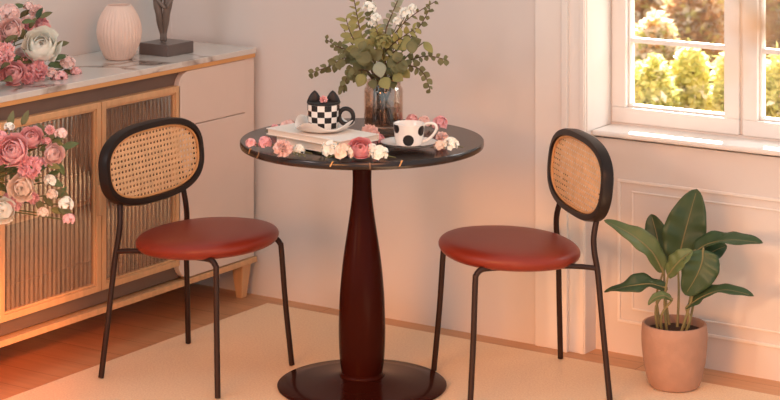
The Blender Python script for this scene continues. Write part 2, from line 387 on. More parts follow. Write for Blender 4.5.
# ------------------------------------------------------------------ chairs
def sel(a, b, n, k, N):
    t = 2*math.pi*k/N; c, s = math.cos(t), math.sin(t)
    return a*math.copysign(abs(c)**(2/n), c), b*math.copysign(abs(s)**(2/n), s)
ch = thing('dining_chair', 'rust leather chair left of table, cane backrest in front of the sideboard', 'chair', (-.505, -.150, .0085), R(2), 'cane back dining chairs at the round table')
def cp(mb, name, m, par=ch, **k): return mb.build(name, m, par, world=False, **k)
SA, SBW = .212, .226
N = 64; m = MB(); rings = []
SP = [(0, -.026, .0), (.55, -.026, 0), (.86, -.024, 0), (.95, -.017, 0), (1.0, .000, 0), (.985, .013, 0), (.94, .023, 0), (.85, .031, 0), (.6, .036, 0), (.3, .0375, 0), (0, .0375, 0)]
vs = []; tilt = math.tan(R(2.6))
for (q, z, _) in SP:
    for k in range(N):
        x, y = sel(SA*max(q, .001), SBW*max(q, .001), 2.15, k, N); vs.append((x+.032, y, .408+z+x*tilt))
fs = [(i*N+k, i*N+(k+1)%N, (i+1)*N+(k+1)%N, (i+1)*N+k) for i in range(len(SP)-1) for k in range(N)]
m.add(vs, fs); cp(m, 'seat', M_leather, autos=0, subs=1)
# backrest plane: centre, width axis y, up axis tilted back
BC = Vector((-.190, .010, .624)); lean = R(6); UP = Vector((-math.sin(lean), 0, math.cos(lean))); NR = Vector((math.cos(lean), 0, math.sin(lean)))
def bp(u, v, n=0): return BC + Vector((0, u, 0)) + UP*v + NR*n
BW, BH, IW, IH, BE = .248, .125, .225, .103, 2.7
m = MB(); N = 72; T_ = .020
sec = [('o', .9, -T_), ('o', 1, -T_*.6), ('o', 1, T_*.55), ('o', .975, T_*.95), ('o', .93, T_), ('i', 1.02, T_), ('i', 1, T_*.7), ('i', 1, -T_*.7), ('i', 1.03, -T_)]
vs = []
for kind, q, n_ in sec:
    for k in range(N):
        if kind == 'o':
            u, v = sel(BW, BH, BE, k, N); dd = (1-q)*.16; L_ = math.hypot(u, v); u, v = u*(1-dd/L_*1.0), v*(1-dd/L_*1.0)
        else:
            u, v = sel(IW*q, IH*q, BE, k, N)
        vs.append(bp(u, v, n_))
ns = len(sec)
m.add(vs, [(i*N+k, i*N+(k+1)%N, ((i+1)%ns)*N+(k+1)%N, ((i+1)%ns)*N+k) for i in range(ns) for k in range(N)])
br = cp(m, 'backrest_frame', M_dark, autos=50)
m = MB(); m.ring([bp(*sel(IW-.003, IH-.003, BE, k, N), .011) for k in range(N)], .004, 8); cp(m, 'cane_rim', M_rim)
# woven cane webbing: paired verticals, paired horizontals and diagonals clipped to the oval
m = MB(); pit = .0165; aw, ah = IW-.001, IH-.001
def inside(u, v): return (abs(u)/aw)**BE + (abs(v)/ah)**BE <= 1
def strand(u0, v0, du, dv, wd, n_):
    seg = []; L_ = .6; K = 300; 
    for i in range(K+1):
        t_ = -L_/2 + L_*i/K
        if inside(u0+du*t_, v0+dv*t_): seg.append(t_)
    if len(seg) < 3: return
    for side in (0,):
        a, b_ = seg[0], seg[-1]; K2 = max(2, int((b_-a)/.02)); vs = []; fs = []
        for i in range(K2+1):
            t_ = a+(b_-a)*i/K2; u = u0+du*t_; v = v0+dv*t_
            vs += [bp(u-dv*wd/2, v+du*wd/2, n_), bp(u+dv*wd/2, v-du*wd/2, n_)]
        fs = [(2*i, 2*i+1, 2*i+3, 2*i+2) for i in range(K2)]
        m.add(vs, fs)
for i in range(-15, 16):
    for e in (-.0022, .0022): strand(i*pit+e, 0, 0, 1, .0032, .006)
for i in range(-8, 9):
    for e in (-.0022, .0022): strand(0, i*pit+e, 1, 0, .0032, .0068)
s2 = math.sqrt(.5)
for i in range(-26, 27):
    strand(i*pit+pit/2, 0, s2, s2, .0034, .0076); strand(i*pit+pit/2, 0, s2, -s2, .0034, .0052)
cp(m, 'cane_panel', M_cane, smooth=False, solid=.0008)
RAD = .0088
for s in (-1, 1):
    m = MB(); m.tube([(-.208, s*.219, 0), (-.196, s*.197, .19), (-.186, s*.178, .36), (-.178, s*.172, .42), (-.178, s*.165, .47), (-.190, s*.157+.006, .53), (-.203, s*.156+.008, .60)], RAD, 12, smoothpts=5)
    cp(m, 'leg', M_tube)
for s in (-1, 1):
    m = MB(); m.tube([(.10, s*.160, .394), (.150, s*.164, .396), (.172, s*.166, .393), (.186, s*.168, .380), (.190, s*.170, .360), (.199, s*.180, .19), (.213, s*.194, 0)], RAD, 12, smoothpts=5)
    cp(m, 'leg', M_tube)
for s in (-1, 1):
    m = MB(); m.tube([(-.184, s*.176, .378), (-.10, s*.168, .388), (.10, s*.160, .394)], RAD*.9, 10, smoothpts=3)
    cp(m, 'seat_rail', M_tube)
m = MB(); m.tube([(-.02, -.165, .392), (-.02, 0, .394), (-.02, .165, .392)], RAD*.8, 8); cp(m, 'crossbar', M_tube)
c2 = copy_tree(ch); c2.location = (.386, .2755, .0085); c2.rotation_euler = (0, 0, R(-132))
c2['label'] = 'rust leather chair right of table, cane backrest below the window'

# ------------------------------------------------------------------ potted plant
PX, PY = .783, .520
pt = thing('potted_plant', 'broad leaved green houseplant in a blush stone pot under the window', 'plant', (PX, PY, .006))
m = MB(); z0 = .006
m.lathe([(0, z0), (.066, z0), (.074, z0+.004), (.084, z0+.03), (.093, z0+.075), (.098, z0+.12), (.099, z0+.16), (.097, z0+.186), (.0945, z0+.19), (.089, z0+.190), (.086, z0+.184), (.086, z0+.158), (0, z0+.158)], 64, (PX, PY, 0))
m.build('pot', M_pot, pt)
m = MB(); m.lathe([(.0855, z0+.150), (.0855, z0+.166), (.05, z0+.172), (0, z0+.174)], 40, (PX, PY, 0)); m.build('soil', M_soil, pt)
def plant_leaf(base_c, pts, width, mt, face=None, side_px=None, wave=.0):
    # pts: list of (px, py, dy) along the midrib; base_c on the soil
    P = [aty(px, py, PY+dy) for px, py, dy in pts]
    Q, _ = spline(P, [0]*len(P), 8); n = len(Q)-1
    lf = bpy.data.objects
    toc = (CAM - P[len(P)//2]).normalized()
    up = Vector(face) if face else toc
    m = MB(); vs = []; fs = []
    for i, q in enumerate(Q):
        t_ = i/n; T = (Q[min(i+1, n)]-Q[max(i-1, 0)]).normalized()
        sd = T.cross(up); sd.normalize(); nn = sd.cross(T)
        w_ = width*.5*math.sin(math.pi*min(1, (t_**.85)*.985+.015))**.72
        for k in range(-4, 5):
            e = k/4
            vs.append(q + sd*w_*e + nn*(abs(e)*w_*.30 + .10*w_*math.sin(26*t_-abs(e)*2.5)*abs(e) + wave*w_*math.sin(t_*11+e*2)*abs(e)))
    for i in range(n):
        for k in range(8): fs.append((i*9+k, (i+1)*9+k, (i+1)*9+k+1, i*9+k+1))
    m.add(vs, fs)
    leaf = m.build('leaf', mt, pt, autos=0, solid=.0016)
    b = Vector((PX+base_c[0], PY+base_c[1], z0+.165)); mid = (b+Q[0])/2+Vector((base_c[0]*.4, base_c[1]*.4, .01))
    s_ = MB(); s_.tube([b, mid, Q[0], Q[3]], [.0046, .0038, .0032, .0024], 8, smoothpts=4)
    s_.build('petiole', M_petiole, leaf)
    r_ = MB(); r_.tube([q+(CAM-q).normalized()*.0015 for q in Q[:-2]], [.0026*(1-i/n)+.0006 for i in range(n-1)], 5); r_.build('midrib', M_petiole, leaf)
    return leaf
plant_leaf((.00, .02), [(678, 262, .05), (683, 240, .06), (690, 214, .07), (697, 189, .08)], .128, M_leafd, face=(.35, -.9, .25))
plant_leaf((-.03, .03), [(664, 268, .09), (660, 250, .10), (656, 232, .11), (651, 214, .12)], .088, M_leafd, face=(.2, -.95, .2))
plant_leaf((-.045, .0), [(663, 272, .0), (652, 252, -.02), (632, 235, -.04), (604, 220, -.06)], .070, M_leafl, face=(.25, -.55, .8), wave=.15)
plant_leaf((-.04, -.03), [(667, 289, -.02), (650, 284, -.05), (630, 286, -.08), (604, 292, -.10)], .062, M_leafd, face=(.25, -.45, .85), wave=.35)
plant_leaf((-.01, -.03), [(668, 276, -.05), (675, 266, -.06), (684, 257, -.06), (693, 251, -.05)], .062, M_leafl, face=(-.1, -.9, .5))
plant_leaf((.03, -.02), [(703, 250, -.02), (702, 262, -.03), (696, 277, -.04), (685, 295, -.04)], .110, M_leafd, face=(.5, -.8, .4))
plant_leaf((.02, .02), [(693, 254, .03), (708, 244, .03), (732, 240, .0), (763, 243, -.03)], .070, M_leafd, face=(.3, -.5, .8), wave=.15)
plant_leaf((.04, -.01), [(686, 308, -.02), (704, 296, -.03), (726, 290, -.04), (754, 296, -.06)], .054, M_leafd, face=(.3, -.45, .85), wave=.2)
plant_leaf((.03, .03), [(690, 270, .08), (702, 258, .09), (716, 250, .10), (727, 246, .11)], .075, M_leafd, face=(.1, -.9, .4))
plant_leaf((-.02, -.045), [(672, 300, -.07), (664, 296, -.09), (655, 298, -.11), (648, 305, -.12)], .03, M_leafl, face=(.1, -.6, .8))

# ------------------------------------------------------------------ flowers
def petal(mb, c, ax, phi, r0, r1, h0, h1, half, m=0, ruffle=0, nu=4, nv=4):
    ax = Vector(ax).normalized(); e1 = ax.orthogonal().normalized(); e2 = ax.cross(e1); c = Vector(c)
    def fn(u, v):
        a = phi + (u-.5)*2*half*(.35+.65*v**.6)*(1 if v < .8 else 1-.25*(v-.8)/.2)
        r = r0+(r1-r0)*(v**.8)*(1-.12*abs(u-.5)*2*(v > .8)) + ruffle*math.sin(u*14+phi*7)*v
        h = h0+(h1-h0)*math.sin(v*math.pi*.55)/math.sin(math.pi*.55) + ruffle*math.cos(u*11+phi*5)*v
        return c + ax*h + (e1*math.cos(a)+e2*math.sin(a))*r
    mb.grid(fn, nu, nv, m)
def rose_mesh(c, ax, rad, seed, n=27):
    q = random.Random(seed); mb = MB(); c = Vector(c); ax = Vector(ax).normalized(); e1 = ax.orthogonal().normalized(); e2 = ax.cross(e1)
    for i in range(n):
        t_ = i/(n-1); phi = i*2.39996+q.uniform(-.25, .25); rho = rad*(.14+.78*t_**.7)*q.uniform(.95, 1.05)
        al = R(12+62*t_**1.1+q.uniform(-5, 5)); hw = (.95-.35*t_); fl = .16*t_+.06; ph = q.uniform(0, 6)
        def fn(u, v):
            k = 2*u-1; pol = R(155)+(al-R(155))*v + .30*k*k*v
            w_ = hw*(.35+.65*math.sin(min(1, v*1.1)*math.pi/2))
            az = phi+k*w_/max(.42, math.sin(pol)); r_ = rho*(1+fl*max(0, v-.7)/.3+.035*math.sin(k*6+ph)*v)
            return c + ax*(r_*math.cos(pol)-rad*.25) + (e1*math.cos(az)+e2*math.sin(az))*(r_*math.sin(pol))
        mb.grid(fn, 5, 6)
    return mb
def carn_mesh(c, ax, rad, seed, n=70):
    q = random.Random(seed); mb = MB(); ax = Vector(ax).normalized()
    for i in range(n):
        z = 1-(i+.5)/n*1.25; phi = i*2.39996; rr = math.sqrt(max(0, 1-z*z))
        e1 = ax.orthogonal().normalized(); e2 = ax.cross(e1)
        d = (ax*z+(e1*math.cos(phi)+e2*math.sin(phi))*rr).normalized()
        tg = d.orthogonal().normalized(); tg = Matrix.Rotation(q.uniform(0, 6.28), 3, d) @ tg
        mb.leaf(Vector(c)+d*rad*.35, (d+tg*.35).normalized(), tg, rad*.68*q.uniform(.85, 1.15), rad*.62, -.1, .25, 0, 3, .8, .25)
    return mb
def floret_cluster(c, rad, seed, n=16, fr=.35):
    n = int(n*1.3)
    q = random.Random(seed); mb = MB(); c = Vector(c)
    for i in range(n):
        z = 1-(i+.5)/n*1.35; phi = i*2.39996+q.uniform(-.3, .3); rr = math.sqrt(max(0, 1-z*z))
        d = Vector((rr*math.cos(phi), rr*math.sin(phi), z)); p = c+d*rad*q.uniform(.6, .85)
        e1 = d.orthogonal().normalized(); e2 = d.cross(e1); a0 = q.uniform(0, 6)
        for k in range(5):
            a = a0+k*1.2566; pd = (e1*math.cos(a)+e2*math.sin(a)+d*.45).normalized()
            mb.leaf(p, pd, d, rad*fr*q.uniform(.9, 1.2), rad*fr*.95, .1, .15, 0, 3, .75)
        mb.tube([c, p], [rad*.05, rad*.04], 4)
    return mb
TOC = (CAM - Vector((0, 0, .7))).normalized()

def bouquet(root, spec, leaves, knot, stem_mat=M_stem):
    """spec: (px, py, depth point fn, radius, kind, material)"""
    for i, (P, rad, kind, mt, ax) in enumerate(spec):
        sd = i*13+5
        if kind == 'rose': mb = rose_mesh(P, ax, rad, sd)
        elif kind == 'carn': mb = carn_mesh(P, ax, rad, sd)
        else: mb = floret_cluster(P, rad, sd, 18, .42)
        fl = mb.build('flower', mt, root, autos=0)
        st = MB(); mid = (P+knot)/2 + Vector((0, 0, .01))
        mid = mid-TOC*.03; st.tube([P-Vector(ax).normalized()*rad*.2, P-Vector(ax).normalized()*rad*.9-TOC*.02+(knot-P)*.1, mid, knot], [.0018, .0018, .0018, .0018], 6, smoothpts=4)
        st.build('stem', stem_mat, fl)
    for P, d, up, ln, wd, mt in leaves:
        MB().leaf(P, d, up, ln, wd, .25, .15, 0, 7, 1.2).build('leaf', mt, root, autos=0, solid=.0008)

# bouquet lying on the sideboard
ZT = .877
bq = thing('flower_bouquet', 'bouquet of pink roses and one white rose lying on the marble top', 'bouquet', (-1.16, -.36, ZT))
def P1(px, py, x): return atx(px, py, x)
A0 = (.5, -.75, .45)
spec = [
 (P1(41, 44, -1.02), .060, 'rose', M_ivory, (.45, -.5, .55)),
 (P1(10, 29, -1.08), .042, 'rose', M_pinkl, (.4, -.8, .5)),
 (P1(3, 54, -1.03), .040, 'carn', M_pink, (.5, -.8, .3)),
 (P1(13, 73, -1.00), .042, 'rose', M_pink, (.6, -.75, .3)),
 (P1(37, 71, -1.02), .036, 'carn', M_rose, (.6, -.7, .4)),
 (P1(27, 62, -1.06), .030, 'carn', M_rose, (.6, -.7, .5)),
 (P1(28, 79, -1.00), .022, 'carn', M_rose, (.6, -.7, .1)),
 (P1(37, 12, -1.12), .026, 'carn', M_pinkl, (.3, -.5, .9)),
 (P1(28, 7, -1.14), .017, 'floret', M_pinkl, (.1, -.4, 1)),
 (P1(10, 14, -1.16), .034, 'floret', M_pinkl, (.1, -.4, 1)),
 (P1(5, 36, -1.14), .034, 'floret', M_rose, (.1, -.4, 1)),
 (P1(60, 79, -.99), .027, 'floret', M_pink, (.6, -.4, .5)),
 (P1(67, 64, -1.04), .028, 'floret', M_pinkl, (.6, -.3, .7)),
 (P1(76, 73, -1.02), .020, 'floret', M_pink, (.6, .2, .4)),
 (P1(52, 74, -1.00), .020, 'floret', M_pinkl, (.6, -.4, .3)),
 (P1(30, 24, -1.14), .026, 'floret', M_pinkl, (.2, -.4, .9)),
 (P1(-16, 40, -1.06), .05, 'rose', M_pink, (.4, -.8, .4)),
 (P1(-14, 75, -1.02), .045, 'carn', M_pinkl, (.5, -.8, .3)),
 (P1(-20, 14, -1.12), .04, 'rose', M_pinkl, (.3, -.7, .6)),
]
for k in range(12):
    spec.append((P1(rnd.uniform(-8, 56), rnd.uniform(18, 78), rnd.uniform(-1.13, -1.06)), rnd.uniform(.018, .026), rnd.choice(('floret', 'carn')), rnd.choice((M_pink, M_pinkl, M_rose)), (.3, -.5, .6)))
lv = []
for k in range(16):
    lv.append((P1(rnd.uniform(0, 60), rnd.uniform(15, 76), rnd.uniform(-1.10, -1.04)), (rnd.uniform(-.3, .7), rnd.uniform(-.6, .9), rnd.uniform(-.4, .8)), (.4, -.6, .7), .045, .02, rnd.choice((M_leafl, M_euc, M_leafd))))
for px, py, x, dx, dy, ln in ((56, 47, -1.08, .3, .9, .055), (54, 60, -1.06, .5, .6, .05), (26, 32, -1.12, .1, -.2, .07), (22, 50, -1.12, .3, .2, .08), (48, 66, -1.06, .4, .9, .07), (58, 68, -1.05, .3, 1, .06), (4, 80, -1.0, .5, -.3, .07), (0, 70, -1.02, .7, -.3, .06), (12, 8, -1.16, .2, .4, .05), (50, 78, -1.02, .7, .3, .05), (16, 60, -1.08, .5, .1, .06), (20, 18, -1.16, .2, .5, .05), (62, 74, -1.04, .2, 1, .06), (30, 15, -1.15, .3, .5, .04)):
    lv.append((P1(px, py, x), (dx, dy, rnd.uniform(-.1, .5)), (.4, -.6, .7), ln, ln*.45, M_leafl if rnd.random() < .5 else M_euc))
bouquet(bq, spec, lv, Vector((-1.15, -.50, ZT+.03)))
def lift(o):
    for ch_ in o.children:
        z_ = ch_.location.z
        for v in ch_.data.vertices: v.co.z = max(v.co.z, .0008)
        for g_ in ch_.children:
            for v in g_.data.vertices: v.co.z = max(v.co.z, .0008)
lift(bq)
m = MB(); 
for i in range(9): 
    a = i*.7; q = Vector((.010*math.cos(a), 0, .010*math.sin(a)))
    m.tube([Vector((-1.15, -.50, ZT+.03))+q, Vector((-1.16+q.x*1.5, -.72, ZT+.018+q.z))], .003, 6)
m.build('stem_bundle', M_stem, bq)
m = MB(); m.lathe([(.018, -.012), (.021, 0), (.018, .012)], 20); 
m.v = [Vector((v.x-1.15, v.z-.50, v.y+ZT+.03)) for v in m.v]; m.build('ribbon', M_ivory, bq)

# tall floor vase with flowers, its blooms reaching into view at the left
FVx, FVy = -.742, -1.085; FVH = .64
fv = thing('floor_vase', 'tall cream floor vase left of the sideboard doors', 'vase', (FVx, FVy, 0.006))
m = MB(); m.lathe([(0, .006), (.065, .006), (.073, .02), (.082, .16), (.080, .36), (.058, .52), (.045, .59), (.051, FVH), (.047, FVH), (.041, .59), (.053, .52), (.075, .36), (0, .05)], 48, (FVx, FVy, 0)); m.build('vase_body', M_blush, fv)
fb = thing('flower_bouquet', 'loose pink and peach peonies hanging before the fluted glass door', 'bouquet', (FVx, FVy, FVH))
def P2(px, py, d=0): 
    v = atz(-45, 435, 0); dd = (Vector((FVx, FVy, 0))-CAM).dot(FW)-.02+d; return atd(px, py, dd)
spec = [
 (P2(12, 150, -.03), .046, 'rose', M_pink, TOC+Vector((-.1, 0, .2))), (P2(31, 137, .02), .034, 'rose', M_pink, TOC+Vector((.1, .1, .4))),
 (P2(30, 167, -.02), .034, 'carn', M_rose, TOC), (P2(54, 154, .0), .030, 'rose', M_pinkl, TOC+Vector((.5, .2, .1))),
 (P2(22, 188, -.04), .038, 'rose', M_peach, TOC+Vector((0, 0, -.1))), (P2(3, 211, -.04), .036, 'rose', M_ivory, TOC),
 (P2(14, 202, .0), .026, 'carn', M_pink, TOC), (P2(50, 130, .03), .015, 'carn', M_pink, TOC), (P2(61, 134, .03), .018, 'floret', M_pinkl, TOC),
 (P2(50, 181, .03), .018, 'floret', M_ivory, TOC), (P2(66, 204, .02), .022, 'floret', M_ivory, TOC), (P2(69, 220, .01), .018, 'floret', M_pink, TOC),
 (P2(52, 195, .03), .017, 'floret', M_peach, TOC), (P2(43, 213, .02), .017, 'floret', M_peach, TOC), (P2(42, 163, .04), .016, 'floret', M_rose, TOC),
 (P2(9, 127, .03), .015, 'floret', M_ivory, TOC), (P2(1, 137, .0), .02, 'floret', M_rose, TOC), (P2(-18, 165, -.02), .045, 'rose', M_pink, TOC), (P2(-22, 200, -.02), .04, 'carn', M_pinkl, TOC), (P2(-20, 130, 0), .035, 'rose', M_peach, TOC),
]
for k in range(9):
    spec.append((P2(rnd.uniform(0, 50), rnd.uniform(130, 205), rnd.uniform(.03, .06)), rnd.uniform(.013, .02), rnd.choice(('floret', 'carn')), rnd.choice((M_pink, M_pinkl, M_rose)), TOC))
lv = []
for k in range(46):
    lv.append((P2(rnd.uniform(-5, 58), rnd.uniform(128, 212), rnd.uniform(.05, .08)), RT*rnd.uniform(-.5, 1)+Vector((0, 0, rnd.uniform(-.8, .8))), TOC+Vector((rnd.uniform(-.4, .4), 0, .3)), .042, .018, rnd.choice((M_leafl, M_euc, M_eucy))))
for px, py, dx, dz, ln in ((46, 140, .6, .5, .05), (62, 148, .8, .3, .05), (44, 178, .8, -.3, .06), (56, 190, .8, -.5, .05), (10, 128, .1, 1, .05), (14, 170, .5, -.4, .06), (40, 150, .6, .2, .05), (0, 175, -.4, .3, .06), (36, 200, .6, -.8, .05), (58, 208, .8, -.4, .05), (22, 125, .4, .9, .045)):
    lv.append((P2(px, py, .05), RT*dx+Vector((0, 0, dz)), TOC+Vector((rnd.uniform(-.4, .4), 0, .3)), ln, ln*.42, M_leafl if rnd.random() < .5 else M_euc))
bouquet(fb, spec, lv, Vector((FVx, FVy, FVH+.01)))
m = MB()
for i in range(10):
    a = i*2.4; m.tube([(FVx+.02*math.cos(a), FVy+.02*math.sin(a), FVH+.01), (FVx+.03*math.cos(a+1), FVy+.03*math.sin(a+1), .30)], .003, 6)
m.build('stem_bundle', M_stem, fb)

# ribbed vase
V0 = Vector((-1.121, .185, 0))
rv = thing('ribbed_vase', 'blush ribbed ceramic vase between the bouquet and the statue', 'vase', (V0.x, V0.y, ZT))
def rib(r, z, a): return r*(1+.040*(abs(math.sin(a*17))-.6)*min(1, max(0, (z-.004)/.012))*min(1, max(0, (.186-z)/.02))) if r > .03 else r
prf = [(.043, .002), (.047, .006), (.059, .030), (.0705, .062), (.0755, .094), (.0715, .128), (.062, .154), (.050, .176), (.0415, .187)]
pp, _ = spline([Vector((a, z, 0)) for a, z in prf], [0]*len(prf), 4)
pp = [Vector((0, 0, 0)), Vector((.040, 0, 0))]+pp+[Vector((.0395, .189, 0)), Vector((.037, .187, 0)), Vector((.044, .172, 0)), Vector((.062, .13, 0)), Vector((.066, .094, 0)), Vector((.05, .03, 0)), Vector((0, .012, 0))]
m = MB(); m.lathe([(max(v.x, 0), v.y*.975) for v in pp], 360, (V0.x, V0.y, ZT), rf=rib); m.build('vase_body', M_blush, rv, autos=0)

# statue on its plinth
st = thing('statue', 'dark bronze figurine standing on a square stone plinth', 'statue', (-1.078, .382, ZT))
MB().box((-1.142, .312, ZT), (-1.014, .452, ZT+.040)).build('plinth', M_stone, st, smooth=False, bevel=.002)
fr = Vector((.60, -.80, 0)).normalized(); sd = RT
fc = Vector((-1.092, .382, ZT+.040)) - st.location; FS = 1.12
J = {'pelvis': (0, 0, .158, .021), 'hl': (-.014, 0, .148, .017), 'hr': (.014, 0, .148, .017), 'tl': (-.015, .008, .115, .0135), 'tr': (.013, .009, .115, .0135),
     'kl': (-.010, .013, .084, .0100), 'kr': (.009, .014, .086, .0100), 'cl': (-.009, .004, .062, .0108), 'cr': (.007, .005, .064, .0108), 'al': (-.003, 0, .022, .0058), 'ar': (.004, .002, .024, .0058), 'fl': (-.003, .010, .007, .006), 'frr': (.005, .013, .007, .006), 'gl': (-.003, .019, .004, .0045), 'gr': (.006, .023, .004, .0045),
     'waist': (0, 0, .190, .017), 'chest': (0, .003, .222, .022), 'neckb': (0, 0, .246, .011), 'neck': (0, .003, .258, .008), 'head': (0, .005, .275, .0145), 'crown': (0, .003, .292, .012),
     'sl': (-.028, 0, .240, .010), 'sr': (.028, 0, .240, .010), 'el': (-.050, .006, .172, .0075), 'er': (.040, .008, .172, .0075), 'wl': (-.006, .030, .122, .0055), 'wr': (.020, .028, .124, .0055), 'ml': (.008, .033, .104, .0058), 'mr': (.011, .029, .107, .0058)}
E_ = [('pelvis','hl'),('pelvis','hr'),('hl','tl'),('hr','tr'),('tl','kl'),('tr','kr'),('kl','cl'),('kr','cr'),('cl','al'),('cr','ar'),('al','fl'),('ar','frr'),('fl','gl'),('frr','gr'),('pelvis','waist'),('waist','chest'),('chest','neckb'),('neckb','neck'),('neck','head'),('head','crown'),('chest','sl'),('chest','sr'),('sl','el'),('sr','er'),('el','wl'),('er','wr'),('wl','ml'),('wr','mr')]
K = list(J); me = bpy.data.meshes.new('figure')
me.from_pydata([tuple(fc + (sd*J[k][0]*1.15 + fr*J[k][1] + Vector((0, 0, J[k][2])))*FS) for k in K], [(K.index(a), K.index(b)) for a, b in E_], [])
me.materials.append(M_bronze); fg = bpy.data.objects.new('figure', me); C.objects.link(fg); fg.parent = st
sk = fg.modifiers.new('skin', 'SKIN'); sk.use_smooth_shade = True
for i, k in enumerate(K):
    me.skin_vertices[0].data[i].radius = (J[k][3]*1.3, J[k][3]*1.3); me.skin_vertices[0].data[i].use_root = (k == 'pelvis')
k_ = fg.modifiers.new('sub', 'SUBSURF'); k_.levels = 2; k_.render_levels = 2

# ------------------------------------------------------------------ things on the table
TZ = .755
for o_ in ():
    pass
def book(name, label, cx, cy, z, lx, ly, h, rz):
    r_ = thing(name, label, 'book', (cx, cy, z), R(rz), 'books stacked on the table')
    c = MB(); ct = .0028
    c.box((-lx/2, -ly/2, 0), (lx/2, ly/2, ct)); c.box((-lx/2, -ly/2, h-ct), (lx/2, ly/2, h)); c.box((-lx/2, ly/2-ct, ct), (lx/2, ly/2, h-ct))
    c.build('cover', M_cover, r_, smooth=False, world=False, bevel=.0008)
    MB().box((-lx/2+.004, -ly/2+.004, ct), (lx/2-.004, ly/2-ct, h-ct)).build('pages', M_page, r_, smooth=False, world=False)
    return r_
book('book', 'smaller thick book lying directly on the black tabletop', -.011, -.185, TZ, .265, .140, .026, -9)
book('book', 'wide white book on top, carrying the checkered mug', -.014, -.187, TZ+.026, .31, .160, .019, -10)
BZ = TZ+.045
# wavy saucer under the mug
mx, my = -.008, -.188
sc = MB()
def wav(r, z, a): return r*(1+.06*math.sin(3*a+.6)*min(1, r/.07))
pr = [(0, .002), (.045, .002), (.062, .006), (.078, .014), (.086, .020), (.087, .022), (.084, .022), (.076, .018), (.060, .010), (.045, .0065), (0, .006)]
sc.lathe(pr, 72, (mx, my, BZ), rf=wav)
for v in sc.v:
    a = math.atan2(v.y-my, v.x-mx); r_ = math.hypot(v.x-mx, v.y-my)
    if r_ > .06: v.z += .010*math.sin(4*a+1)*(r_-.06)/.026+.004*(r_-.06)/.026
    if r_ > .06 and math.cos(a-R(165)) > .3: v.z += .012*(math.cos(a-R(165))-.3)*(r_-.06)/.026
for v in sc.v: v.z = max(v.z, BZ)
o = sc.build('saucer', M_china); o['label'] = 'wavy white dish on the books under the checkered mug'; o['category'] = 'saucer'
# checkered mug with eared lid
mg = thing('mug', 'black and white checkered mug with a cat ear lid', 'mug', (mx, my, BZ+.0066))
mz = BZ+.0066; mh = .074
rows = 4; NC = 14; SUB = 4
prf = [(0, 0), (.036, 0), (.0415, .003)]; bands = [-1, -1]
for i in range(rows+1):
    z = .006+(mh-.006)*i/rows; prf.append((.0445+.003*min(1, i/2), z)); bands.append(i-1 if i else 0)
nb = len(prf); prf += [(.0455, mh+.0005), (.0445, mh), (.0435, .012), (0, .010)]
def mf(i, k):
    if i < 3 or i >= nb-1: return 0
    return 1 if ((i-3) + k//SUB) % 2 else 0
m = MB(); m.lathe(prf, NC*SUB, (mx, my, mz), mf=mf); m.build('cup_body', [M_china, M_ink], mg, autos=50)
hd = RT*.93 - FW*.25; hd.normalize(); m = MB(); hc = Vector((mx, my, mz+.040))+hd*.069
m.ring([hc+hd*.0215*math.cos(2*math.pi*k/40)+Vector((0, 0, .0225*math.sin(2*math.pi*k/40))) for k in range(40)], .0065, 12); m.build('handle', M_ink, mg)
lz = mz+mh+.0008
m = MB(); m.lathe([(0, 0), (.047, 0), (.0495, .002), (.0495, .005), (.047, .007), (.03, .0095), (0, .011)], 48, (mx, my, lz)); lid = m.build('lid', M_ink, mg)
for s in (-1, 1):
    m = MB(); ec = Vector((mx, my, lz+.006))+RT*(.0275*s)
    vs = []; n = 16
    for i in range(9):
        t_ = i/8; w_ = .021*max(0, 1-t_**1.5)**.75; th_ = .009*math.sqrt(max(0, 1-t_**2)); 
        for k in range(n):
            a = 2*math.pi*k/n; vs.append(ec+RT*(w_*math.cos(a)-s*.001*t_)+FW*(th_*math.sin(a))+Vector((0, 0, .033*t_)))
    m.add(vs, [(i*n+k, i*n+(k+1)%n, (i+1)*n+(k+1)%n, (i+1)*n+k) for i in range(8) for k in range(n)]); m.build('ear', M_ink, lid)
m = carn_mesh(Vector((mx, my, lz+.016))-FW*.030, (0.3, -.6, .6), .0125, 3, 40); m.build('flower', M_pink, lid, autos=0)

# spotted cup and saucer
cx, cy = .205, -.056
sc = thing('saucer', 'round white saucer on the tabletop under the spotted cup', 'saucer', (cx, cy, TZ))
m = MB(); m.lathe([(0, .0015), (.035, 0), (.045, .002), (.068, .008), (.0835, .0145), (.085, .0165), (.083, .0168), (.067, .0115), (.047, .006), (0, .005)], 64, (cx, cy, TZ)); m.build('dish', M_china, sc)
m = MB(); m.ring([(cx+.0842*math.cos(2*math.pi*k/64), cy+.0842*math.sin(2*math.pi*k/64), TZ+.0162) for k in range(64)], .0011, 6); m.build('rim_band', M_tube, sc)
cup = thing('teacup', 'white teacup with big black spots on the tabletop', 'cup', (cx, cy, TZ+.0062))
cz = TZ+.0062; chh = .064
def cr(z): return .0395+.0068*min(1, z/chh)**.9
prf = [(0, 0), (.033, 0), (.0382, .003), (.0402, .012)]+[(cr(.012+(chh-.012)*i/8), .012+(chh-.012)*i/8) for i in range(1, 9)]+[(cr(chh)-.002, chh+.001), (cr(chh)-.004, chh-.001), (.040, .04), (.035, .01), (0, .007)]
m = MB(); m.lathe(prf, 64, (cx, cy, cz))
a_cam = math.atan2((CAM.y-cy), (CAM.x-cx))
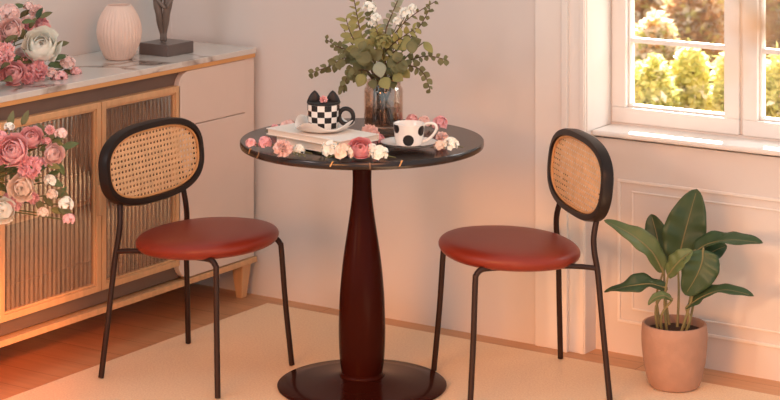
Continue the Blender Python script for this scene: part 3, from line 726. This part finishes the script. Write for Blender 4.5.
for da, z, rr in ((-.05, .020, .0165), (.95, .046, .015), (-1.0, .053, .0145), (2.2, .025, .015), (-2.2, .03, .015), (3.1, .05, .015), (-1.85, .015, .012)):
    def fn(u, v):
        t_ = 2*math.pi*u; q = rr*v; zz = z+q*math.sin(t_); zz = min(max(zz, .004), chh-.001); r_ = (cr(zz) if zz > .012 else .0384+.0018*(zz-.004)/.008)+.0005; a = a_cam+da+q*math.cos(t_)/r_
        return Vector((cx+r_*math.cos(a), cy+r_*math.sin(a), cz+zz))
    m.grid(fn, 24, 5, 1)
m.build('cup_body', [M_china, M_ink], cup)
hd = (RT*.98-FW*.15).normalized(); hb = Vector((cx, cy, cz-.003))-hd*.003
m = MB(); m.tube([hb+hd*.045+Vector((0, 0, .060)), hb+hd*.058+Vector((0, 0, .068)), hb+hd*.078+Vector((0, 0, .066)), hb+hd*.084+Vector((0, 0, .052)), hb+hd*.074+Vector((0, 0, .034)), hb+hd*.058+Vector((0, 0, .020)), hb+hd*.041+Vector((0, 0, .013))], [.0035, .0042, .0045, .0045, .0045, .0042, .0035], 10, smoothpts=6); m.build('handle', M_china, cup)

# glass vase
gx, gy = -.033, .166
gv = thing('glass_vase', 'smoked glass cylinder vase holding the eucalyptus', 'vase', (gx, gy, TZ))
m = MB(); m.lathe([(0, 0), (.058, 0), (.0605, .003), (.0605, .116), (.058, .125), (.054, .130), (.0535, .142), (.0555, .147), (.0525, .147), (.0505, .142), (.051, .129), (.0555, .122), (.0575, .114), (.0575, .012), (0, .010)], 64, (gx, gy, TZ)); m.build('vase_body', M_vase, gv)
m = MB(); m.lathe([(0, .0105), (.0572, .0125), (.0572, .070), (0, .070)], 48, (gx, gy, TZ)); m.build('water', M_water, gv)

# eucalyptus arrangement
eu = thing('eucalyptus_bunch', 'bushy eucalyptus and green foliage standing in the glass vase', 'foliage', (gx, gy, TZ+.012))
def PE(px, py, dy): return aty(px, py, gy+dy)
neck = Vector((gx, gy, TZ+.135))
def branch(pts, size, mt, n, shape='round', droop=.2, seed=0, white=False):
    q = random.Random(seed); a_ = q.uniform(0, 6.28); foot = Vector((gx+.035*math.cos(a_), gy+.035*math.sin(a_), TZ+.016)); nk = neck+Vector((.03*math.cos(a_+3.1), .03*math.sin(a_+3.1), 0))*.8
    size *= .92; n = int(n*1.45)
    P = [PE(*p) for p in pts]; nk = neck+(Vector((P[0].x, P[0].y, 0))-Vector((neck.x, neck.y, 0))).normalized()*.03
    Q, rr = spline([foot, nk]+P, [.0026, .0026]+[.0024-.0016*i/(len(P)) for i in range(len(P))], 8)
    m = MB(); m.tube(Q, rr, 6); b_ = m.build('branch', M_twig if shape != 'big' else M_stem, eu)
    L_ = MB(); Q2 = Q[16:] if len(P) > 1 else Q[10:]; 
    for i in range(n):
        t_ = (i+.6)/n; f_ = t_*(len(Q2)-1); k = min(int(f_), len(Q2)-2); p = Q2[k].lerp(Q2[k+1], f_-k); T = (Q2[k+1]-Q2[k]).normalized()
        o_ = T.cross(TOC); o_.normalize(); sgn = -1 if i % 2 else 1
        dirv = (o_*sgn*q.uniform(.5, 1)+T*q.uniform(.3, .8)+TOC*q.uniform(-.5, .6)+Vector((0, 0, -droop))).normalized()
        s_ = size*q.uniform(.75, 1.15)*(1-.3*t_)
        upv = TOC+Vector((q.uniform(-.7, .7), q.uniform(-.7, .7), q.uniform(-.2, .8)))
        L_.leaf(p, dirv, upv, s_, s_*(.85 if shape == 'round' else .5), .15, .12, 0, 5, 1.0 if shape == 'round' else 1.2)
    if n: L_.build('leaves', mt, b_, autos=0)
    return b_
bl = [
 ([(360, 62, -.02), (345, 58, -.05), (330, 66, -.06), (311, 73, -.06)], .034, M_euc, 14, 'round', .2),
 ([(357, 60, .02), (346, 50, .02), (336, 46, .0), (326, 39, .0)], .028, M_euc, 9, 'round', .1),
 ([(362, 70, -.04), (352, 68, -.07), (346, 80, -.09), (342, 90, -.10)], .034, M_euc, 11, 'round', .4),
 ([(366, 60, .0), (357, 45, -.01), (350, 32, -.02), (346, 18, -.02)], .052, M_eucy, 9, 'long', .1),
 ([(368, 60, .03), (360, 30, .04), (356, 10, .05), (352, -12, .05)], .038, M_eucy, 14, 'long', .0),
 ([(374, 55, .02), (372, 30, .03), (370, 10, .03), (374, -10, .02)], .030, M_euc, 14, 'round', .0),
 ([(384, 55, .0), (396, 32, .0), (412, 16, -.02), (436, 1, -.03)], .030, M_euc, 9, 'long', .0),
 ([(386, 60, .03), (404, 44, .03), (420, 26, .02), (430, 8, .02)], .030, M_euc, 13, 'round', .2),
 ([(392, 66, .0), (410, 60, .0), (428, 56, -.03), (447, 60, -.05)], .030, M_euc, 12, 'round', .2),
 ([(394, 70, -.03), (412, 66, -.04), (424, 74, -.06), (430, 90, -.07)], .030, M_euc, 11, 'round', .4),
 ([(380, 60, -.03), (392, 45, -.05), (404, 36, -.06), (416, 28, -.07)], .048, M_eucy, 9, 'long', .2),
 ([(370, 62, .06), (360, 52, .08), (352, 44, .10), (344, 30, .12)], .040, M_eucy, 9, 'long', .1),
 ([(384, 50, .06), (386, 30, .07), (392, 14, .08), (398, 0, .08)], .034, M_eucb, 12, 'round', .0),
 ([(374, 62, -.07), (366, 56, -.09), (360, 50, -.10)], .05, M_euc, 7, 'round', .2),
 ([(386, 68, -.06), (396, 64, -.09), (402, 60, -.10)], .046, M_euc, 8, 'round', .3),
 ([(368, 72, -.05), (360, 70, -.08), (354, 74, -.10)], .045, M_euc, 7, 'round', .3),
 ([(378, 62, .08), (384, 45, .10), (402, 40, .12), (414, 44, .12)], .040, M_euc, 10, 'round', .2),
 ([(377, 50, -.02), (379, 40, -.03), (376, 28, -.04)], .045, M_eucy, 9, 'long', .1),
]
for i, b_ in enumerate(bl): branch(*b_, seed=i+3)
# individual broad leaves low over the rim and at the right
def bigleaf(px, py, dy, dpx, dpy, ln, wd, mt, up=None):
    a = PE(px, py, dy); d = PE(px+dpx, py+dpy, dy-.02)-a
    m = MB(); m.leaf(a, d, up or TOC, ln, wd, .2, .12, 0, 8, 1.0); lf = m.build('leaf', mt, eu, autos=0, solid=.0008)
    s_ = MB(); s_.tube([neck+(a-neck)*.15, neck.lerp(a, .6)+Vector((0, 0, .01)), a], [.002, .002, .0016], 6, smoothpts=4); s_.build('leaf_stalk', M_stem, lf)
for a in ((372, 60, -.09, -12, -4, .058, .048, M_euc), (378, 62, -.10, 3, 14, .052, .042, M_eucb), (364, 74, -.10, -4, 8, .045, .036, M_eucy), (382, 78, -.11, 6, 10, .045, .040, M_eucy), (394, 74, -.09, 8, 6, .045, .036, M_eucy),
          (402, 42, -.08, 14, 6, .040, .046, M_eucy), (424, 42, -.07, 10, 12, .048, .024, M_eucy), (412, 40, -.08, 0, 14, .044, .036, M_euc), (372, 80, -.10, 2, 8, .034, .03, M_euc), (388, 60, -.08, 10, 4, .05, .042, M_euc), (368, 48, -.06, -10, -6, .05, .04, M_eucy), (392, 82, -.08, 2, 6, .03, .028, M_euc), (402, 70, -.06, 10, 10, .04, .03, M_eucy)):
    bigleaf(*a)
m = floret_cluster(PE(384, 44, -.05), .036, 5, 46, .20); hy = m.build('hydrangea_head', M_eucy, eu, autos=0)
MB().tube([neck, PE(384, 50, -.045)], [.003, .003], 6).build('flower_stalk', M_stem, hy)
for i, (px, py, dy, r_) in enumerate(((369, 8, -.02, .022), (376, 18, -.03, .018), (406, 14, .0, .022), (398, 22, .0, .018), (412, 8, .01, .014), (372, 24, -.02, .014))):
    m = floret_cluster(PE(px, py, dy), r_, 30+i, 12, .45); w_ = m.build('blossom', M_ivory, eu, autos=0)
    MB().tube([neck, (neck+PE(px, py, dy))/2+Vector((0, 0, .03)), PE(px, py, dy)], [.0018, .0016, .0012], 5, smoothpts=4).build('blossom_stalk', M_stem, w_)

# loose blossoms on the tabletop
GB = 'loose blossoms scattered on the round table'
def sprig(px, py, rad, kind, mt, label, tail=(1, 0), leaf=True):
    z = TZ+rad*.72; P = atz(px, py, z)
    r_ = thing('blossom_sprig', label, 'blossom', (P.x, P.y, TZ), 0, GB); sd = int(px*7+py)
    mb = rose_mesh(P, TOC+Vector((0, 0, .5)), rad, sd) if kind == 'rose' else carn_mesh(P, TOC+Vector((0, 0, .6)), rad, sd, 60) if kind == 'carn' else floret_cluster(P, rad, sd, 20, .45)
    for v in mb.v: v.z = max(v.z, TZ+.0005)
    mb.build('flower', mt, r_, autos=0)
    T = (RT*tail[0]+Vector((0, 1, 0))*tail[1]).normalized(); e = P+T*rad*2.1; e.z = TZ+.003
    # keep the tail on the top
    hr = math.hypot(e.x, e.y)
    if hr > .35: e.x *= .35/hr; e.y *= .35/hr
    m = MB(); m.tube([P, (P+e)/2, e], [.0016, .0016, .0014], 5, smoothpts=3)
    for v in m.v: v.z = max(v.z, TZ+.0003)
    m.build('stem', M_stem, r_)
    if leaf:
        m = MB()
        for k in range(5):
            q = P.lerp(e, .45+.12*k); q.z = max(q.z-.004, TZ+.003); m.leaf(q, T*.6+Vector((-T.y, T.x, .25))*(1 if k % 2 else -1), (0, 0, 1), rad*.6, rad*.26, .1, .1, 0, 4)
        for v in m.v: v.z = max(v.z, TZ+.0003)
        m.build('leaves', M_euc, r_, autos=0)
sprig(251, 143.5, .016, 'floret', M_pink, 'pink blossom nearest the left edge of the tabletop', (1, .2))
sprig(265, 143, .020, 'floret', M_rose, 'deep pink blossom between the left table edge and the books', (.6, .5))
sprig(283, 149, .029, 'carn', M_pinkl, 'pale pink ball bloom in front of the lower book', (1, .1))
sprig(299, 150, .018, 'floret', M_ivory, 'small white blossom right of the pale pink ball bloom', (1, -.05))
sprig(288, 128, .026, 'floret', M_pinkl, 'pale pink blossom behind the left end of the books', (-.7, .5))
sprig(275, 129, .015, 'floret', M_rose, 'small deep pink blossom behind the top book, farthest left', (-1, .2))
sprig(331, 150, .028, 'floret', M_ivory, 'white blossom cluster touching the right end of the books', (-.6, .5))
sprig(343, 153, .028, 'floret', M_peach, 'blush white blossom left of the open pink rose', (-.8, -.1))
sprig(360, 148, .037, 'rose', M_rose, 'open pink rose at the front centre of the table', (.3, .8), False)
sprig(350, 143, .021, 'floret', M_peach, 'cream blossom wedged between the book corner and open pink rose', (-.2, .9), False)
sprig(369, 135, .031, 'carn', M_pinkl, 'pale pink ball bloom behind the open pink rose', (-.4, .9))
sprig(378.5, 140, .018, 'floret', M_rose, 'dark pink blossom just left of the spotted cup saucer', (-.3, 1))
sprig(372, 151, .022, 'floret', M_ivory, 'white blossom just right of the open pink rose', (.3, -.2), False)
sprig(380, 154, .024, 'floret', M_ivory, 'foremost white blossom below the spotted cup saucer', (.8, .0), False)
sprig(412, 121.5, .022, 'floret', M_pink, 'pink blossom behind the spotted teacup rim', (-.5, .7))
sprig(424, 123, .021, 'floret', M_pinkl, 'pale pink blossom behind the spotted cup handle', (-.8, .3))
sprig(440, 124, .025, 'floret', M_rose, 'deep pink blossom at the far right of the tabletop', (-.8, .6))
sprig(442, 139, .022, 'carn', M_pinkl, 'pale pink bloom right of the spotted cup handle', (-.5, .6), False)
sprig(451, 144.5, .023, 'floret', M_ivory, 'white blossom near the right edge of the tabletop', (.5, .5), False)
sprig(440, 146, .017, 'floret', M_peach, 'cream blossom between saucer and the white blossom at right', (-.3, .2))

# ------------------------------------------------------------------ garden outside
struct(MB().box((-14, 1.0, -.12), (10, 16, -.02)).build('garden_ground', M_grass, smooth=False))
def shrub(label, cx, cy, rx, ry, h, mats, n, size, seed, wts=None, group='garden shrubs beyond the window'):
    q = random.Random(seed); r_ = thing('garden_shrub', label, 'shrub', (cx, cy, -.02), 0, group)
    m = MB(); k = 0
    while k < n:
        p = Vector((q.uniform(-1, 1), q.uniform(-1, 1), q.uniform(-1, 1)))
        if not .45 < p.length < 1: continue
        nz = noise.noise(p*2.2+Vector((seed, 0, 0))); p = p*(1+.25*nz)
        P = Vector((cx+p.x*rx, cy+p.y*ry, max(.02, h*.5+p.z*h*.5))); d = Vector((q.uniform(-1, 1), q.uniform(-1, 1), q.uniform(-.6, .8)))
        mi = q.choices(range(len(mats)), wts)[0] if wts else 0
        m.leaf(P, d, (q.uniform(-1, 1), q.uniform(-1, 1), 1), size*q.uniform(.7, 1.3), size*.6, .2, .15, mi, 2, 1.0); k += 1
    m.build('foliage', mats, r_, smooth=False)
    t_ = MB()
    for i in range(7):
        a = i*.9; t_.tube([(cx+.04*math.cos(a), cy+.04*math.sin(a), -.02), (cx+rx*.3*math.cos(a), cy+ry*.3*math.sin(a), h*.45), (cx+rx*.6*math.cos(a), cy+ry*.6*math.sin(a), h*.8)], [.02, .012, .005], 6, smoothpts=3)
    t_.build('stems', M_twig, r_)
def G(px, py, d): q = atd(px, py, d); return q
def garden(label, px, pytop, d, wpx, mats, n, size, seed, wts=None):
    q = G(px, pytop, d); h = q.z+.02; rx = wpx/2*d/F
    shrub(label, q.x, q.y, rx*.78, rx*.7, h, mats, n, size, seed, wts)
YG = [M_bushy, M_bushg, M_bushw]
garden('yellow green shrub seen through the left half of the left window sash', 652, 62, 9.6, 62, YG, 2600, .05, 1, (6, 4, .7))
garden('bright yellow shrub seen through the middle of the left window sash', 690, 52, 9.9, 48, YG, 2600, .05, 2, (8, 2, .8))
garden('golden shrub seen behind the window mullion', 730, 56, 9.8, 42, YG, 2400, .05, 3, (8, 2, .6))
garden('yellow shrub seen through the right window sash', 782, 60, 9.6, 70, YG, 2600, .05, 4, (8, 2, .6))
garden('white flowering shrub at the left of the window view', 655, 20, 11.2, 60, [M_bushw, M_busho, M_bushg], 1900, .06, 5, (6, 2, 2))
garden('rust leaved shrub high in the left window sash', 700, -16, 12.8, 90, [M_busho, M_bushy, M_bushw], 2600, .07, 6, (5, 2, 3))
garden('rust and white shrub behind the top of the window mullion', 775, -10, 12.2, 90, [M_busho, M_bushy, M_bushw], 2600, .07, 8, (5, 3, 3))
garden('far golden shrub in the upper left of the window view', 640, -60, 13.8, 110, [M_busho, M_bushy, M_bushw], 2600, .08, 9, (5, 2, 3))

# ------------------------------------------------------------------ near branch, out of focus at the upper right
q0 = atd(900, 300, .95); bx, by = q0.x, q0.y
nv = thing('floor_vase', 'slim clay floor vase near the camera at right', 'vase', (bx, by, 0))
m = MB(); m.lathe([(0, 0), (.09, 0), (.11, .05), (.12, .30), (.09, .55), (.045, .72), (.05, .78), (.042, .78), (.037, .72), (.08, .55), (.10, .30), (0, .04)], 40, (bx, by, 0)); m.build('vase_body', M_pot, nv)
ab = thing('leafy_branch', 'blurred orange leaved branch hanging before the window', 'branch', (bx, by, .05))
m = MB(); m.tube([(bx, by, .05), (bx, by, .8), atd(860, 180, .95), atd(805, 60, .9), atd(770, 15, .88), atd(742, -14, .86)], [.005, .004, .003, .0025, .002, .0015], 8, smoothpts=6); stm = m.build('branch', M_twig, ab)
for px, py, dx, dz, ln in ((778, 30, -.9, -.1, .018), (768, 38, -.9, .1, .014), (748, 22, -.8, .3, .009), (736, 58, -.3, -1, .009), (770, 14, -.8, .4, .012), (797, 55, .3, -1, .022)):
    p = atd(px, py, .88); m = MB(); m.leaf(p, RT*dx+Vector((0, 0, dz)), -FW+Vector((0, 0, .4)), ln, ln*.55, .2, .1, 0, 6)
    e = atd(min(px+12, 800), py-8, .885); m.build('leaf', M_autumn, ab, autos=0)
    m = MB(); m.tube([p, atd(770 if px < 775 else 800, 15 if py < 45 else 50, .885)], .0006, 5); m.build('leaf_stalk', M_twig, ab)

# ------------------------------------------------------------------ light
w = bpy.data.worlds.new('world'); S.world = w; w.use_nodes = True
bg = w.node_tree.nodes['Background']; bg.inputs['Color'].default_value = (.80, .98, 1, 1); bg.inputs['Strength'].default_value = .80
def light(kind, name, loc, target, power, col, **k):
    l = bpy.data.lights.new(name, kind); l.energy = power; l.color = col
    o = bpy.data.objects.new(name, l); C.objects.link(o); o.location = loc
    o.rotation_euler = (Vector(target)-Vector(loc)).to_track_quat('-Z', 'Y').to_euler()
    for a, b_ in k.items(): setattr(o if a == 'scale' else l, a, b_)
    return o
light('SUN', 'garden_sun', (3, 8, 8), (3+.35*5, 8-.9*5, 8-2.9), 48.0, (1, .95, .84), angle=R(1.5))
light('AREA', 'window_daylight', (1.7, 1.6, 1.9), (.40, .78, .95), 30, (.78, .9, 1), shape='DISK', size=.9)
light('AREA', 'daylight_key', (-1.0, -3.6, 2.5), (.1, .2, .55), 18, (1, .8, .78), shape='DISK', size=.6)
light('AREA', 'orange_fill', (2.4, -2.6, 2.4), (-.4, .2, .5), 54, (1, .34, .13), shape='DISK', size=1.5)  # added orange fill from the right, no lamp stands there
light('SPOT', 'low_sun_wall', (-1.1, -4.2, 1.0), (.30, .69, .22), 190, (1, .56, .30), spot_size=R(6), spot_blend=1, shadow_soft_size=.06)
light('SPOT', 'low_sun_right', (-.4, -4.2, 1.2), (1.16, .75, .22), 190, (1, .67, .38), spot_size=R(10), spot_blend=1, shadow_soft_size=.08)
light('SPOT', 'warm_floor_fill', (.9, -3.9, 1.1), (.38, .24, -.22), 640, (1, .34, .06), spot_size=R(26), spot_blend=1, shadow_soft_size=.60, scale=(1.9, 1, 1))  # added spot without a real source, warms rug and lower walls
light('SPOT', 'flare_fill_left', (.6, -2.6, 1.1), (-1.0, -.95, .02), 560, (1, .20, .035), spot_size=R(30), spot_blend=1, shadow_soft_size=.12)  # added spot, no hearth there; imitates orange flare haze low at left
light('SPOT', 'pane_glow_spot', (1.6, -3.6, .9), (-.91, -.52, .215), 800, (1, .42, .12), spot_size=R(5.5), spot_blend=1, shadow_soft_size=.04)  # added spot standing in for the glow reflected in the fluted door

vs_ = S.view_settings; vs_.view_transform = 'Standard'; vs_.look = 'None'; vs_.gamma = 1; vs_.exposure = -.06
try: vs_.use_curve_mapping = False
except Exception: pass
